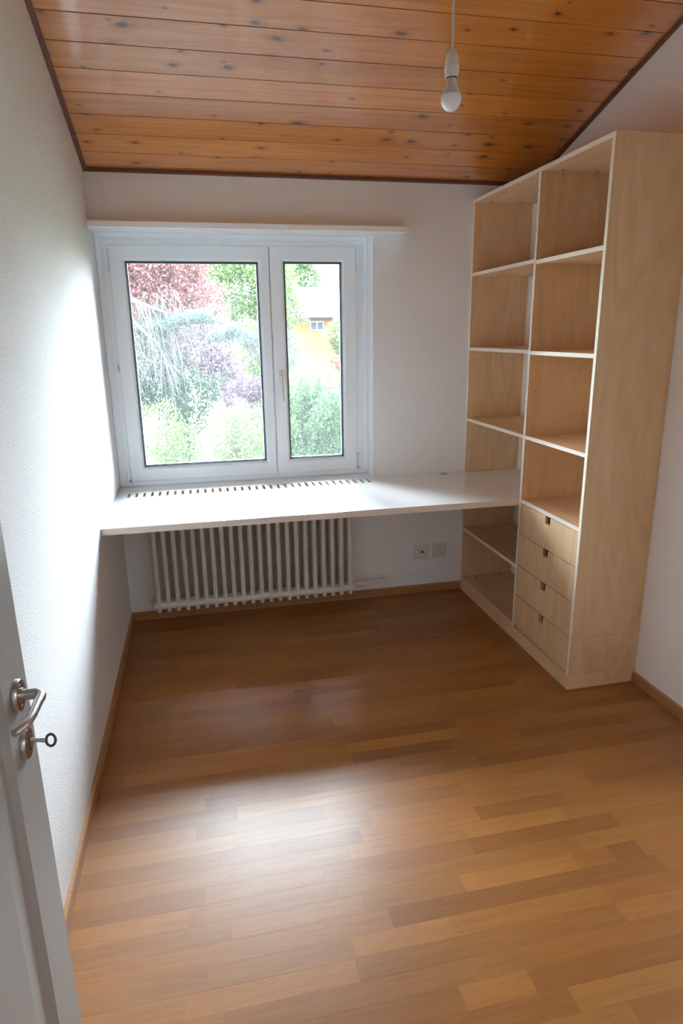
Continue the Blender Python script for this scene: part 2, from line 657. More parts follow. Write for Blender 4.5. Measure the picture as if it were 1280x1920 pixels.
# window wall: inner leaf with the recess, outer leaf with a smaller opening
XJ, ZS, ZL = 1.415, 0.715, 2.062
bm = B()
box(bm, 0, XJ, 0, 0.20, ZL, HC + 0.3)
box(bm, XJ, W, 0, 0.20, -0.12, HC + 0.3)
box(bm, 0, XJ, 0, 0.20, -0.12, ZS)
meta(obj('wall_back', bm, M_BACKW), 'white plaster wall around the window and radiator', 'wall', kind='structure')
bm = B()
XO0, XO1, ZO0, ZO1 = 0.09, 1.312, 0.80, 1.99
box(bm, -0.10, W + 0.1, 0.2005, 0.36, ZO1, HC + 0.4)
box(bm, -0.10, W + 0.1, 0.2005, 0.36, -2.9, ZO0)
box(bm, XO1, W + 0.1, 0.2005, 0.36, ZO0, ZO1)
box(bm, 0.0005, XO0, 0.2005, 0.36, ZO0, ZO1)
meta(obj('wall_outside', bm, M_OUT), 'pale outer wall leaf framing the window opening', 'wall', kind='structure')

# wall with the doorway behind the camera, and the hall
bm = B()
DX0, DX1, DZ = 0.105, 1.02, 2.03
top = zc(YB) + 0.3
box(bm, 0, DX0, YB - 0.1, YB, 0, DZ)
box(bm, DX1, W, YB - 0.1, YB, 0, DZ)
box(bm, 0, W, YB - 0.1, YB, DZ, top)
meta(obj('wall_front', bm, M_SMOOTH), 'white wall holding the open doorway', 'wall', kind='structure')
bm = B()
box(bm, -0.1, 0.0, -5.3, YB - 0.1, 0, 2.5)
box(bm, W, W + 0.1, -5.3, YB - 0.1, 0, 2.5)
box(bm, -0.1, W + 0.1, -5.4, -5.3, 0, 2.5)
box(bm, -0.1, W + 0.1, -5.4, YB - 0.1, 2.5, 2.6)
meta(obj('wall_hall', bm, M_SMOOTH), 'white hall walls beyond the open doorway', 'wall', kind='structure')

# ceiling: sloped backing and pine boards
bm = B()
prism(bm, [(0.05, zc(0.05) + 0.03), (YB, zc(YB) + 0.03), (YB, zc(YB) + 0.2), (0.05, zc(0.05) + 0.2)], 'x', 0.0, W)
ceiling = meta(obj('ceiling', bm, new_mat('dark ceiling gap', (0.08, 0.02, 0.010), 0.7)),
               'sloping ceiling of knotty varnished pine boards', 'ceiling', kind='structure')
ca = math.atan(SL)
along = Vector((0, -math.cos(ca), math.sin(ca)))
nrm = Vector((0, math.sin(ca), math.cos(ca)))
JOINT, JW = 0.1275, 0.1275


def ceil_board(ya, yb, tone):
    """board from y=ya to y=yb (ya>yb) with a dark shadow groove on its upper-side edge"""
    pa, pb = Vector((0, ya, zc(ya))), Vector((0, yb, zc(yb)))
    ln = (pb - pa).length
    gr, d, ch = 0.0030, 0.016, 0.002
    sec = [(gr, d), (gr, 0.0006), (gr + 0.0006, 0), (ln - 0.0010, 0), (ln - 0.0006, 0.0006), (ln - 0.0006, d)]
    bm_ = B()
    rows = []
    for xx in (0.002, W - 0.002):
        rows.append([bm_.verts.new(pa + along * s + nrm * h + Vector((xx, 0, 0))) for s, h in sec])
    k = len(sec)
    for i in range(k):
        j = (i + 1) % k
        bm_.faces.new((rows[0][i], rows[0][j], rows[1][j], rows[1][i]))
    bm_.faces.new(rows[0]); bm_.faces.new(rows[1][::-1])
    mid = (pa + pb) / 2 + Vector((W / 2, 0, 0))
    o = obj('ceiling_board', bm_, M_PINE, ceiling, origin=mid)
    o.color = (tone, tone, tone, 1)


edges = [0.0, -0.134] + [-0.134 - 0.1268 * k for k in range(1, 40)]
for a, b in zip(edges, edges[1:]):
    if b < YB:
        ceil_board(a, YB, random.uniform(0.9, 1.1))
        break
    ceil_board(a, b, random.uniform(0.88, 1.12))
# groove fillers (tongues) are the dark backing seen through the groove

for i, (nm, lab) in enumerate((('left', 'left'), ('right', 'right'))):
    bm = B()
    t0, t1 = (0.0, 0.019) if i == 0 else (W - 0.015, W)
    ys = (-0.002, YB)
    prism(bm, [(ys[0], zc(ys[0]) - 0.013), (ys[1], zc(ys[1]) - 0.013), (ys[1], zc(ys[1]) + 0.002), (ys[0], zc(ys[0]) + 0.002)], 'x', t0, t1)
    meta(obj('trim_%d' % (i + 1), bm, M_TRIM), 'red brown strip along the %s edge of the pine ceiling' % lab, 'trim', kind='structure')
bm = B()
prism(bm, [(0, HC - 0.012), (-0.017, zc(-0.017) - 0.012), (-0.017, zc(-0.017) + 0.002), (0, HC + 0.002)], 'x', 0.019, W - 0.015)
meta(obj('trim_3', bm, M_TRIM), 'red brown strip where the pine ceiling meets the window wall', 'trim', kind='structure')

# baseboards
HB, TB = 0.0485, 0.0125


def baseboard(name, bm, lab, origin):
    return meta(obj(name, bm, M_BASE, origin=origin), lab, 'baseboard', kind='structure')


bm = B()
prism(bm, [(0.0, 0.0), (TB, 0.0), (TB, HB - 0.003), (TB - 0.003, HB), (0.0, HB)], 'y', YB, 0.0)
baseboard('baseboard_left', bm, 'low oak baseboard along the left wall', (0, -1, 0))
bm = B()
prism(bm, [(0.0, 0.0), (-TB, 0.0), (-TB, HB - 0.003), (-TB + 0.003, HB), (0.0, HB)], 'x', TB, F - 0.001)
baseboard('baseboard_back', bm, 'low oak baseboard behind the radiator', (1, 0, 0))
bm = B()
prism(bm, [(W, 0.0), (W - TB, 0.0), (W - TB, HB - 0.003), (W - TB + 0.003, HB), (W, HB)], 'y', YB, -LS - 0.001)
baseboard('baseboard_right', bm, 'low oak baseboard on the right beside the bookcase', (W, -2, 0))

# ================================================================== WINDOW
win = meta(empty('window_1', (0.7, 0.12, 0.75)), 'white two-sash window overlooking the garden', 'window', kind='structure')
FY = 0.1135
bm = B()
sweep_frame(bm, 0.002, XJ - 0.002, 0.752, ZL - 0.001,
            [(0, 0.195), (0, FY), (0.022, FY), (0.024, FY + 0.004), (0.03, FY + 0.004), (0.032, FY), (0.075, FY), (0.075, 0.195)])
obj('frame', bm, M_PVC, win)


def sash(x0, x1, z0, z1, gx0, gx1, gz0, gz1):
    y0, yg = 0.0955, 0.116
    bm_ = B()
    rects = [  # (x0,x1,z0,z1,y) loops from the back edge round the face to the glass rebate
        (x0 + 0.012, x1 - 0.012, z0 + 0.012, z1 - 0.012, 0.1745), (x0 + 0.012, x1 - 0.012, z0 + 0.012, z1 - 0.012, FY + 0.001),
        (x0, x1, z0, z1, FY - 0.0008), (x0, x1, z0, z1, y0 + 0.003), (x0 + 0.003, x1 - 0.003, z0 + 0.003, z1 - 0.003, y0),
        (gx0 - 0.012, gx1 + 0.012, gz0 - 0.012, gz1 + 0.012, y0), (gx0 - 0.002, gx1 + 0.002, gz0 - 0.002, gz1 + 0.002, y0 + 0.010),
        (gx0, gx1, gz0, gz1, yg), (gx0, gx1, gz0, gz1, 0.1745)]
    loops = [[bm_.verts.new(p) for p in ((a, y, c), (b, y, c), (b, y, d), (a, y, d))] for a, b, c, d, y in rects]
    for i in range(len(loops)):
        a, b = loops[i], loops[(i + 1) % len(loops)]
        for k in range(4):
            bm_.faces.new((a[k], a[(k + 1) % 4], b[(k + 1) % 4], b[k]))
    s = obj('sash', bm_, M_PVC, win, origin=((x0 + x1) / 2, 0.1, z0))
    bm_ = B()
    sweep_frame(bm_, gx0, gx1, gz0, gz1, [(0.0005, yg - 0.002), (0.0045, yg - 0.002), (0.0045, yg + 0.006), (0.0005, yg + 0.006)])
    obj('gasket', bm_, M_GASKET, s)
    bm_ = B()
    sweep_frame(bm_, gx0, gx1, gz0, gz1, [(0.001, yg + 0.0095), (0.010, yg + 0.0095), (0.010, yg + 0.0245), (0.001, yg + 0.0245)])
    obj('spacer', bm_, M_SPACER, s)
    bm_ = B()
    box(bm_, gx0 + 0.0006, gx1 - 0.0006, yg + 0.0065, yg + 0.0092, gz0 + 0.0006, gz1 - 0.0006)
    obj('pane', bm_, M_GLASS, s)
    bm_ = B()
    sweep_frame(bm_, gx0, gx1, gz0, gz1, [(0.0005, yg + 0.025), (0.006, yg + 0.025), (0.006, yg + 0.034), (0.0005, yg + 0.034)])
    obj('outer_gasket', bm_, M_GASKET, s)
    return s


s_l = sash(0.0627, 0.8690, 0.7835, 2.0015, 0.1374, 0.8128, 0.8577, 1.926)
s_r = sash(0.8755, 1.3435, 0.7865, 2.0025, 0.949, 1.267, 0.8577, 1.929)
bm = B()
box(bm, 0.860, 0.886, 0.1165, 0.172, 0.80, 1.985)
obj('meeting_strip', bm, M_PVC, s_l)
# handle on the meeting stile
bm = B()
box(bm, 0.899, 0.926, 0.085, 0.0953, 1.305, 1.362, bev=0.003)
hr = obj('handle_plate', bm, M_CABLE, s_r)
bm = B()
lathe(bm, [(0.0105, 0), (0.0105, -0.022), (0.009, -0.025)], (0.9125, 0.085, 1.328), 'y', 16)
tube(bm, [(0.9125, 0.063, 1.336), (0.9128, 0.060, 1.31), (0.9135, 0.055, 1.27), (0.915, 0.052, 1.205), (0.9152, 0.053, 1.197)],
     [0.009, 0.0105, 0.009, 0.0085, 0.006], 12)
obj('handle', bm, new_mat('grey beige handle', (0.55, 0.52, 0.47), 0.35), s_r, smooth=True)
for nm, xx, zz, par in (('hinge', 0.0505, (1.905, 1.985), s_l), ('hinge', 1.352, (1.908, 2.02), s_r), ('hinge', 0.050, (0.80, 0.86), s_l), ('hinge', 1.353, (0.80, 0.875), s_r)):
    bm = B()
    box(bm, xx - 0.0065, xx + 0.0065, 0.099, FY - 0.0006, zz[0], zz[1], bev=0.002)
    box(bm, xx - 0.0045, xx + 0.0045, 0.1005, FY - 0.0006, zz[0] - 0.03, zz[0] - 0.0006, bev=0.001)
    obj(nm, bm, M_PVC, par)
for xx, zz in ((0.054, 0.786), (1.352, 0.789)):
    bm = B()
    box(bm, xx - 0.006, xx + 0.006, 0.1, FY - 0.0006, zz, zz + 0.004)
    box(bm, xx + 0.002, xx + 0.005, 0.1, FY - 0.0006, zz - 0.012, zz)
    obj('hinge_pin', bm, M_SPACER, win)
bm = B()
box(bm, 0.048, 0.056, 0.108, FY - 0.0006, 1.372, 1.422, bev=0.001)
box(bm, 0.0535, 0.0565, 0.1065, FY - 0.001, 1.38, 1.412, 1)
obj('frame_catch', bm, [M_PVC, M_SPACER], win)

# ------------------------------------------------------------------ curtain rail board
rail = meta(empty('curtain_rail_board', (0.8, 0, 2.05)), 'long white curtain rail board above the window', 'curtain rail')
bm = B()
prism(bm, [(-0.001, 2.0845), (-0.097, 2.0845), (-0.100, 2.081), (-0.100, 2.056), (-0.092, 2.052), (-0.001, 2.052)], 'x', 0.002, 1.587)
for v in bm.verts:                                               # bevelled free end
    if v.co.x > 1.5 and v.co.z < 2.058:
        v.co.x -= 0.018
obj('board', bm, M_RAILW, rail)
bm = B()
for ya in (-0.078, -0.048):
    prism(bm, [(ya - 0.008, 2.0518), (ya - 0.008, 2.0455), (ya - 0.003, 2.0455), (ya - 0.003, 2.0495), (ya + 0.003, 2.0495), (ya + 0.003, 2.0455), (ya + 0.008, 2.0455), (ya + 0.008, 2.0518)], 'x', 0.006, 1.555)
obj('track', bm, M_PVC, rail)

# ================================================================== DESK
desk = empty('desk', (1.1, -0.35, ZD))
meta(desk, 'long white desk top with a row of vent slots below the window', 'desk')
T = 0.030
bm = B()
poly = [(0.0015, -Y1), (F + 0.004, -Y1), (W - 0.0015, -Y1), (W - 0.0015, -0.0015), (XJ - 0.002, -0.0015), (XJ - 0.002, FY - 0.001), (0.0015, FY - 0.001)]
fs = prism(bm, poly, 'z', ZD - T, ZD, 1)
fs[0].material_index = 0
fs[1].material_index = 0
top_o = obj('desktop', bm, [M_DESK, M_DEDGE], desk)
bm = B()
for i in range(34):
    xc = 0.0635 + i * (1.357 - 0.0605) / 33
    wv, r_ = 0.007, 0.004
    y0, y1 = -0.145, -0.052
    p = [(xc - wv + r_, y0), (xc + wv - r_, y0), (xc + wv, y0 + r_), (xc + wv, y1 - r_), (xc + wv - r_, y1), (xc - wv + r_, y1), (xc - wv, y1 - r_), (xc - wv, y0 + r_)]
    prism(bm, p, 'z', ZD - T - 0.01, ZD + 0.01, 1)
lathe(bm, [(0.020, ZD - T - 0.01), (0.020, ZD + 0.01)], (1.828, -0.051, 0), 'z', 24, 1)
cut(top_o, bm)
bm = B()
lathe(bm, [(0.0195, ZD - 0.02), (0.0195, ZD + 0.0003), (0.0225, ZD + 0.0004), (0.0225, ZD + 0.002), (0.018, ZD + 0.0025), (0.017, ZD + 0.001), (0.010, ZD + 0.001), (0.0095, ZD - 0.006)], (1.828, -0.051, 0), 'z', 24)
obj('cable_cover', bm, M_GROMM, desk, smooth=True)

# ================================================================== BOOKCASE
bc = meta(empty('bookcase', (2.14, -0.62, 0)), 'tall birch plywood bookcase with two shelf columns and four drawers', 'bookcase')
TP = 0.018
ZP, ZB = 0.068, 0.0865
YD0, YD1 = -0.7225, -0.7047                                     # divider
BK = W - 0.0015                                                  # back edge against the wall


def panel(name, y0, y1, z0, z1, x0=F, x1=BK):
    """upright board: faces in birch, the front edge pale plywood"""
    bm_ = B()
    box(bm_, x0, x1, y0, y1, z0, z1)
    for f in bm_.faces:
        c = f.calc_center_median()
        if c.x < x0 + 1e-4 or c.z > z1 - 1e-5:
            f.material_index = 1
    return obj(name, bm_, [M_BIRCH, M_EDGE], bc, origin=((x0 + x1) / 2, (y0 + y1) / 2, (z0 + z1) / 2))


def board(name, y0, y1, z0, z1, x0=F + 0.001, x1=BK, edge=None):
    bm_ = B()
    box(bm_, x0, x1, y0, y1, z0, z1)
    for f in bm_.faces:
        if f.calc_center_median().x < x0 + 1e-4:
            f.material_index = 1
    return obj(name, bm_, [M_BIRCHY, edge or M_EDGE], bc, origin=((x0 + x1) / 2, (y0 + y1) / 2, (z0 + z1) / 2))


# plinth
bm = B()
box(bm, F, BK, -LS, -0.0012, 0.0005, ZP - 0.0006)
obj('plinth', bm, M_BIRCHY, bc, origin=(2.14, -0.62, 0))
p_up = panel('side_panel', -TP - 0.0012, -0.0012, ZD + 0.0006, HS - TP)
p_lo = panel('side_panel', -TP - 0.0012, -0.0012, ZP, ZD - T - 0.0006)
p_dv = panel('divider', YD0, YD1, ZP, HS - TP - 0.0004)
p_nr = panel('side_panel', -LS, -LS + TP, ZP, HS)
M_NEAR = birch('birch plywood side with knots', 'z')


def mark(m, cx, cz, rx, rz, colour, strength):
    """small dark knot or scuff with a place of its own on the veneer (object coordinates)"""
    tc = N(m, 'ShaderNodeTexCoord')
    mp = N(m, 'ShaderNodeMapping', vector_type='POINT')
    mp.inputs['Scale'].default_value = (1 / rx, 0.0, 1 / rz)
    mp.inputs['Location'].default_value = (-cx / rx, 0, -cz / rz)
    L(m, tc.outputs['Object'], mp.inputs['Vector'])
    ln = N(m, 'ShaderNodeVectorMath', operation='LENGTH')
    L(m, mp.outputs[0], ln.inputs[0])
    f = ramp(m, ln.outputs['Value'], [(0.45, (strength,) * 3), (1.0, (0, 0, 0))])
    src = bsdf(m).inputs['Base Color'].links[0].from_socket
    L(m, mix(m, f, src, colour), bsdf(m).inputs['Base Color'])


XM, ZM = (F + BK) / 2, (ZP + HS) / 2
mark(M_NEAR, 2.267 - XM, 0.3082 - ZM, 0.0075, 0.0022, (0.06, 0.03, 0.015), 0.95)
mark(M_NEAR, 2.264 - XM, 0.2455 - ZM, 0.007, 0.003, (0.25, 0.15, 0.08), 0.8)
mark(M_NEAR, 2.115 - XM, 0.2485 - ZM, 0.16, 0.0035, (0.36, 0.25, 0.16), 0.35)
p_nr.data.materials[0] = M_NEAR
# shelf pin holes
HX = (F + 0.037, W - 0.041)


def holes(o, yface, zs):
    bm_ = B()
    for hx in HX:
        for z in zs:
            lathe(bm_, [(0.0027, -0.002), (0.0027, 0.011)], (hx, yface, z), 'y', 8)
    # cutter is placed in the panel's own coordinates
    bmesh.ops.translate(bm_, verts=bm_.verts, vec=-total_loc(o))
    cut(o, bm_)


holes(p_up, -TP - 0.0012, [0.80 + 0.032 * k for k in range(43)])
holes(p_lo, -TP - 0.0012, [0.15 + 0.032 * k for k in range(17)])
holes(p_dv, YD0, [0.80 + 0.032 * k for k in range(43)])
# top boards
board('top_board', YD1 - 0.0085, -0.0012, HS - TP, HS)
board('top_board', -LS + TP + 0.0005, YD1 - 0.0095, HS - TP, HS)
G = 0.0006
yl = (YD1 + G, -TP - 0.0018)
yr = (-LS + TP + G, YD0 - G)
for z in (1.865, 1.468, 1.070):
    board('shelf', yl[0], yl[1], z - 0.0172, z)
for z in (1.859, 1.464, 1.070):
    board('shelf', yr[0], yr[1], z - 0.0172, z)
board('shelf', yl[0], yl[1], 0.389, 0.4065)
board('drawer_top', yr[0], yr[1], 0.7355, 0.7545)
board('bottom_board', yl[0], yl[1], ZP, ZB, edge=M_BIRCHY)
board('bottom_board', yr[0], yr[1], ZP, ZB, x0=F + 0.016, edge=M_BIRCHY)
for (xx, yy, zz, dz) in [(F + 0.085, -0.045, HS - TP, -1), (F + 0.25, -0.045, HS - TP, -1), (F + 0.085, YD0 - 0.03, HS - TP, -1), (F + 0.25, YD0 - 0.03, HS - TP, -1),
                         (F + 0.085, -0.05, ZB, 1), (F + 0.25, -0.05, ZB, 1)]:
    bm = B()
    lathe(bm, [(0.0085, 0.0003 * dz), (0.0085, 0.001 * dz), (0.006, 0.0014 * dz)], (xx, yy, zz), 'z', 16)
    obj('connector_cap', bm, M_CAP, bc)
# drawers
gaps = [0.7345, 0.5775, 0.4125, 0.2500, 0.0885]
for i in range(4):
    zt, zb = gaps[i] - 0.0017, gaps[i + 1] + 0.0017
    ya, yb = yr[0] + 0.001, yr[1] - 0.0015
    yc, hw, nh = -0.9805, 0.0215, 0.036
    bm = B()
    poly = [(ya, zb), (yb, zb), (yb, zt), (yc + hw, zt), (yc + hw, zt - nh + 0.004), (yc + hw - 0.004, zt - nh), (yc - hw + 0.004, zt - nh), (yc - hw, zt - nh + 0.004), (yc - hw, zt), (ya, zt)]
    fs = prism(bm, poly, 'x', F + 0.0005, F + 0.0175)
    d = obj('drawer', bm, M_BIRCH, bc, origin=(F, yc, zb))
    d.color = (1, 1, 1, 1)
    bm = B()
    t = 0.012
    x0, x1, zt2 = F + 0.018, BK - 0.02, zt - 0.03
    box(bm, x0, x1, ya + 0.012, ya + 0.012 + t, zb + 0.01, zt2)
    box(bm, x0, x1, yb - 0.012 - t, yb - 0.012, zb + 0.01, zt2)
    box(bm, x1 - t, x1, ya + 0.0245, yb - 0.0245, zb + 0.01, zt2)
    box(bm, x0, x1 - t - 0.0005, ya + 0.0245, yb - 0.0245, zb + 0.012, zb + 0.02)
    obj('drawer_box', bm, M_BIRCHY, d)

# ================================================================== RADIATOR
rad = meta(empty('radiator', (0.7, -0.07, 0.115)), 'cream tubular radiator under the white desk', 'radiator')
PITCH = (1.2455 - 0.1635) / 21


def section_bm():
    bm_ = B()
    ys = (-0.039, -0.013, 0.013, 0.039)
    for y in ys:
        z0, z1, r_ = -0.040, 0.575, 0.0125
        pts = [(0, y, z0), (0, y, z0 + 0.002), (0, y, z0 + 0.006), (0, y, z0 + 0.012), (0, y, z1 - 0.012), (0, y, z1 - 0.006), (0, y, z1 - 0.002), (0, y, z1)]
        rs = [0.003, 0.0075, 0.0112, 0.0127, 0.0127, 0.0112, 0.0075, 0.003]
        tube(bm_, pts, rs, 14)
    for z in (0.0, 0.535):                                       # heads joining the columns, and the nipples
        tube(bm_, [(0, -0.039, z), (0, 0.039, z)], 0.0165, 12)
        tube(bm_, [(-PITCH / 2 + 0.0002, 0, z), (-PITCH / 2 + 0.006, 0, z), (PITCH / 2 - 0.006, 0, z), (PITCH / 2 - 0.0002, 0, z)], [0.0215, 0.0235, 0.0235, 0.0215], 16)
        tube(bm_, [(-PITCH / 2 + 0.0002, -0.033, z), (PITCH / 2 - 0.0002, -0.033, z)], 0.0205, 14)
    return bm_


sec0 = obj('radiator_section', section_bm(), M_RAD, rad, smooth=True)
sec0.location = Vector((0.1635, -0.073, 0.118)) - Vector(rad.location)
for i in range(1, 22):
    s = sec0.copy()
    C.objects.link(s)
    s.parent = rad
    s.location = Vector((0.1635 + PITCH * i, -0.073, 0.118)) - Vector(rad.location)
for side, xx in ((-1, 0.1635 - PITCH / 2), (1, 1.2455 + PITCH / 2)):
    bm = B()
    yy, zz = -0.073, 0.118
    tube(bm, [(xx + side * 0.0004, yy, zz), (xx + side * 0.008, yy, zz), (xx + side * 0.010, yy, zz), (xx + side * 0.016, yy, zz)], [0.021, 0.021, 0.014, 0.011], 16)
    obj('end_plug', bm, M_RAD, rad, smooth=True)
bm = B()
xx, yy, zz = 1.2455 + PITCH / 2 + 0.0165, -0.073, 0.118
tube(bm, [(xx, yy, zz), (xx + 0.012, yy, zz), (xx + 0.0125, yy, zz), (xx + 0.030, yy, zz), (xx + 0.0305, yy, zz), (xx + 0.052, yy, zz), (xx + 0.056, yy, zz)],
     [0.010, 0.010, 0.0145, 0.0145, 0.0115, 0.0115, 0.008], 10)
tube(bm, [(xx + 0.042, yy, zz), (xx + 0.042, yy - 0.02, zz), (xx + 0.042, yy - 0.024, zz)], [0.010, 0.010, 0.007], 10)
obj('valve', bm, M_RAD, rad, smooth=True)
bm = B()
pts = [(xx + 0.05, yy, zz + 0.002), (xx + 0.09, yy, zz + 0.004), (xx + 0.150, yy, zz + 0.006)]
for k in range(1, 7):
    a = math.pi / 2 * k / 6
    pts.append((xx + 0.150 + 0.025 * math.sin(a), yy + 0.025 * (1 - math.cos(a)), zz + 0.006))
pts.append((xx + 0.175, -0.001, zz + 0.006))
tube(bm, pts, 0.0085, 12)
obj('pipe', bm, M_RAD, rad, smooth=True)
bm = B()
lathe(bm, [(0.013, -0.0012), (0.013, -0.004), (0.010, -0.006)], (xx + 0.175, 0, zz + 0.006), 'y', 16)
obj('pipe_collar', bm, M_RAD, rad, smooth=True)
for bx in (0.245, 1.20):
    bm = B()
    tube(bm, [(bx, -0.073, 0.0955), (bx, -0.073, 0.07), (bx, -0.055, 0.062), (bx, -0.0135, 0.062)], 0.004, 8)
    obj('bracket', bm, M_STEEL, rad)

# ================================================================== SOCKETS
def socket_plate(name, x0, x1, z0, z1, label):
    e = meta(empty(name, ((x0 + x1) / 2, 0, (z0 + z1) / 2)), label, 'socket')
    return e


ph = socket_plate('cable_socket', 1.674, 1.760, 0.220, 0.306, 'white square wall socket with one dark round jack hole')
bm = B()
box(bm, 1.674, 1.760, -0.012, -0.0012, 0.220, 0.306, bev=0.004)
obj('cover_plate', bm, M_PLATE, ph)
bm = B()
box(bm, 1.690, 1.744, -0.0155, -0.0122, 0.236, 0.290, bev=0.0015)
obj('insert', bm, M_PLATE, ph)
bm = B()
lathe(bm, [(0.0085, -0.0157), (0.0085, -0.0168), (0.0055, -0.0168)], (1.7185, 0, 0.2655), 'y', 20)
lathe(bm, [(0.0022, -0.0157), (0.0022, -0.0162)], (1.704, 0, 0.2575), 'y', 10)
obj('jack', bm, M_DARK, ph)
ps = socket_plate('power_outlet', 1.789, 1.877, 0.219, 0.307, 'white power outlet with nine pin holes near the bookcase')
bm = B()
sweep_frame(bm, 1.789, 1.877, 0.219, 0.307, [(0, -0.0012), (0, -0.008), (0.004, -0.012), (0.016, -0.012), (0.016, -0.0012)])
obj('cover_frame', bm, M_PLATE, ps)
bm = B()
box(bm, 1.8055, 1.8605, -0.0125, -0.0015, 0.2355, 0.2905, bev=0.0012)
obj('insert', bm, M_PLATE, ps)
bm = B()
cx, cz = 1.833, 0.263
for gi, (gx, gz, rot) in enumerate(((cx, cz + 0.0135, 0), (cx - 0.0125, cz - 0.0075, 1), (cx + 0.0125, cz - 0.0075, 2))):
    for dx, dz in {0: ((-0.0085, 0.005), (0.0085, 0.005), (0, 0)), 1: ((-0.008, 0.008), (0.002, -0.008), (0.0035, 0.004)), 2: ((0.008, 0.008), (-0.002, -0.008), (-0.0065, 0.003))}[rot]:
        lathe(bm, [(0.0024, -0.0126), (0.0024, -0.0131)], (gx + dx, 0, gz + dz), 'y', 10)
obj('pin_holes', bm, M_DARK, ps)

# ================================================================== PENDANT BULB
PX, PY = 1.2062, -1.6155
pl = meta(empty('pendant_lamp', (PX, PY, 2.2)), 'bare white bulb in a lamp holder hanging from the pine ceiling', 'lamp')
ZT = 2.299                                                       # top of the lamp holder
K = 0.153 / 109.0


def zz_(px):
    return ZT - (px - 85) * K


bm = B()
tube(bm, [(PX, PY, ZT - 0.004), (PX, PY, ZT + 0.25), (PX, PY, zc(PY) - 0.001)], 0.0035, 10)
obj('cord', bm, M_CABLE, pl, smooth=True)
bm = B()
lathe(bm, [(0.004, zz_(85)), (0.010, zz_(87)), (0.0145, zz_(92)), (0.0172, zz_(100)), (0.0182, zz_(108)), (0.0182, zz_(110.4))], (PX, PY, 0), 'z', 32)
obj('holder_cap', bm, M_LAMPP, pl, smooth=True)
bm = B()
prof = [(0.0176, zz_(110.8)), (0.0198, zz_(111.5)), (0.0202, zz_(115)), (0.0192, zz_(116)), (0.0207, zz_(117)), (0.0195, zz_(119)), (0.0207, zz_(120.5)),
        (0.0192, zz_(123)), (0.0186, zz_(127)), (0.0178, zz_(131.5)), (0.0155, zz_(132)), (0.0150, zz_(128))]
lathe(bm, prof, (PX, PY, 0), 'z', 32)
obj('holder_ring', bm, M_LAMPP, pl, smooth=True)
bm = B()
lathe(bm, [(0.0146, zz_(129)), (0.0150, zz_(133.2)), (0.0140, zz_(133.6))], (PX, PY, 0), 'z', 32)
obj('seal', bm, M_BLACKR, pl, smooth=True)
bm = B()
lathe(bm, [(0.0132, zz_(130)), (0.0134, zz_(136)), (0.0146, zz_(142)), (0.0178, zz_(148)), (0.0220, zz_(154)), (0.0258, zz_(160)), (0.0274, zz_(163.0))], (PX, PY, 0), 'z', 32)
bulb = obj('bulb', bm, M_BULBN, pl, smooth=True)
bm = B()
prof = [(0.0276, zz_(163.2)), (0.0287, zz_(167))]
for k in range(1, 9):
    a = math.pi / 2 * k / 8
    prof.append((max(0.0006, 0.0289 * math.cos(a)), zz_(169) - 0.0315 * math.sin(a)))
lathe(bm, prof, (PX, PY, 0), 'z', 32)
obj('bulb_dome', bm, M_BULB, bulb, smooth=True)

# ================================================================== DOOR
XD = 0.148                                                      # room-side face of the open leaf
YF, YH = -2.495, -3.385
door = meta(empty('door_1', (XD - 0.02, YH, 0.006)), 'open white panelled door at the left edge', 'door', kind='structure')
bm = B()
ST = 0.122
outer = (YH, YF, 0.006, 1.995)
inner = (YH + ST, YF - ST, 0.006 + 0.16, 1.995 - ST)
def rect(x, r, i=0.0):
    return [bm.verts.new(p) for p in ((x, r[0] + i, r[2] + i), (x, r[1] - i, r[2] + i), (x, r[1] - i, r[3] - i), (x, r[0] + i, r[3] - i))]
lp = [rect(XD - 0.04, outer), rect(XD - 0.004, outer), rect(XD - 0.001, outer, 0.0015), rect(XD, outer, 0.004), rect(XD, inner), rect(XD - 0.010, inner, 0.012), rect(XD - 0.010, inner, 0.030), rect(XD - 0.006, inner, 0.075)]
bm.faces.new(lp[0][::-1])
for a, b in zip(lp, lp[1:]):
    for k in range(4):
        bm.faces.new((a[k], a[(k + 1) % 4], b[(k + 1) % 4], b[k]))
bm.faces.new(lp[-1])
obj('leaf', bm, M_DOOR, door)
HY, HZ = -2.561, 1.0165
bm = B()
lathe(bm, [(0.026, 0.0006), (0.026, 0.005), (0.0245, 0.008), (0.021, 0.009), (0.0115, 0.009), (0.0115, 0.012)], (XD, HY, HZ), 'x', 32)
for dz in (0.0175, -0.0175):
    lathe(bm, [(0.0032, 0.0088), (0.0032, 0.0098)], (XD, HY - 0.004, HZ + dz), 'x', 10)
obj('rosette', bm, M_STEEL, door, smooth=True)
bm = B()
pts = [(XD + 0.009, HY, HZ), (XD + 0.027, HY, HZ)]
for k in range(1, 6):
    a = math.radians(90) * k / 5
    pts.append((XD + 0.027 + 0.012 * math.sin(a), HY - 0.012 * (1 - math.cos(a)), HZ))
pts += [(XD + 0.039, HY - 0.035, HZ + 0.001), (XD + 0.0385, HY - 0.065, HZ + 0.001), (XD + 0.037, HY - 0.080, HZ + 0.001),
        (XD + 0.034, HY - 0.090, HZ + 0.001), (XD + 0.028, HY - 0.101, HZ + 0.001), (XD + 0.024, HY - 0.108, HZ + 0.001)]
tube(bm, pts, [0.0088] * 3 + [0.0078] * 4 + [0.0068] * 5 + [0.0062], 16)
obj('lever_handle', bm, M_STEEL, door, smooth=True)
KY, KZ = -2.5585, 0.929
bm = B()
prof_es = [(0.0255, 0.0006), (0.0255, 0.005), (0.0242, 0.0075), (0.022, 0.008)]
lathe(bm, prof_es, (XD, KY, KZ), 'x', 32)
obj('escutcheon', bm, M_STEEL, door, smooth=True)
bm = B()
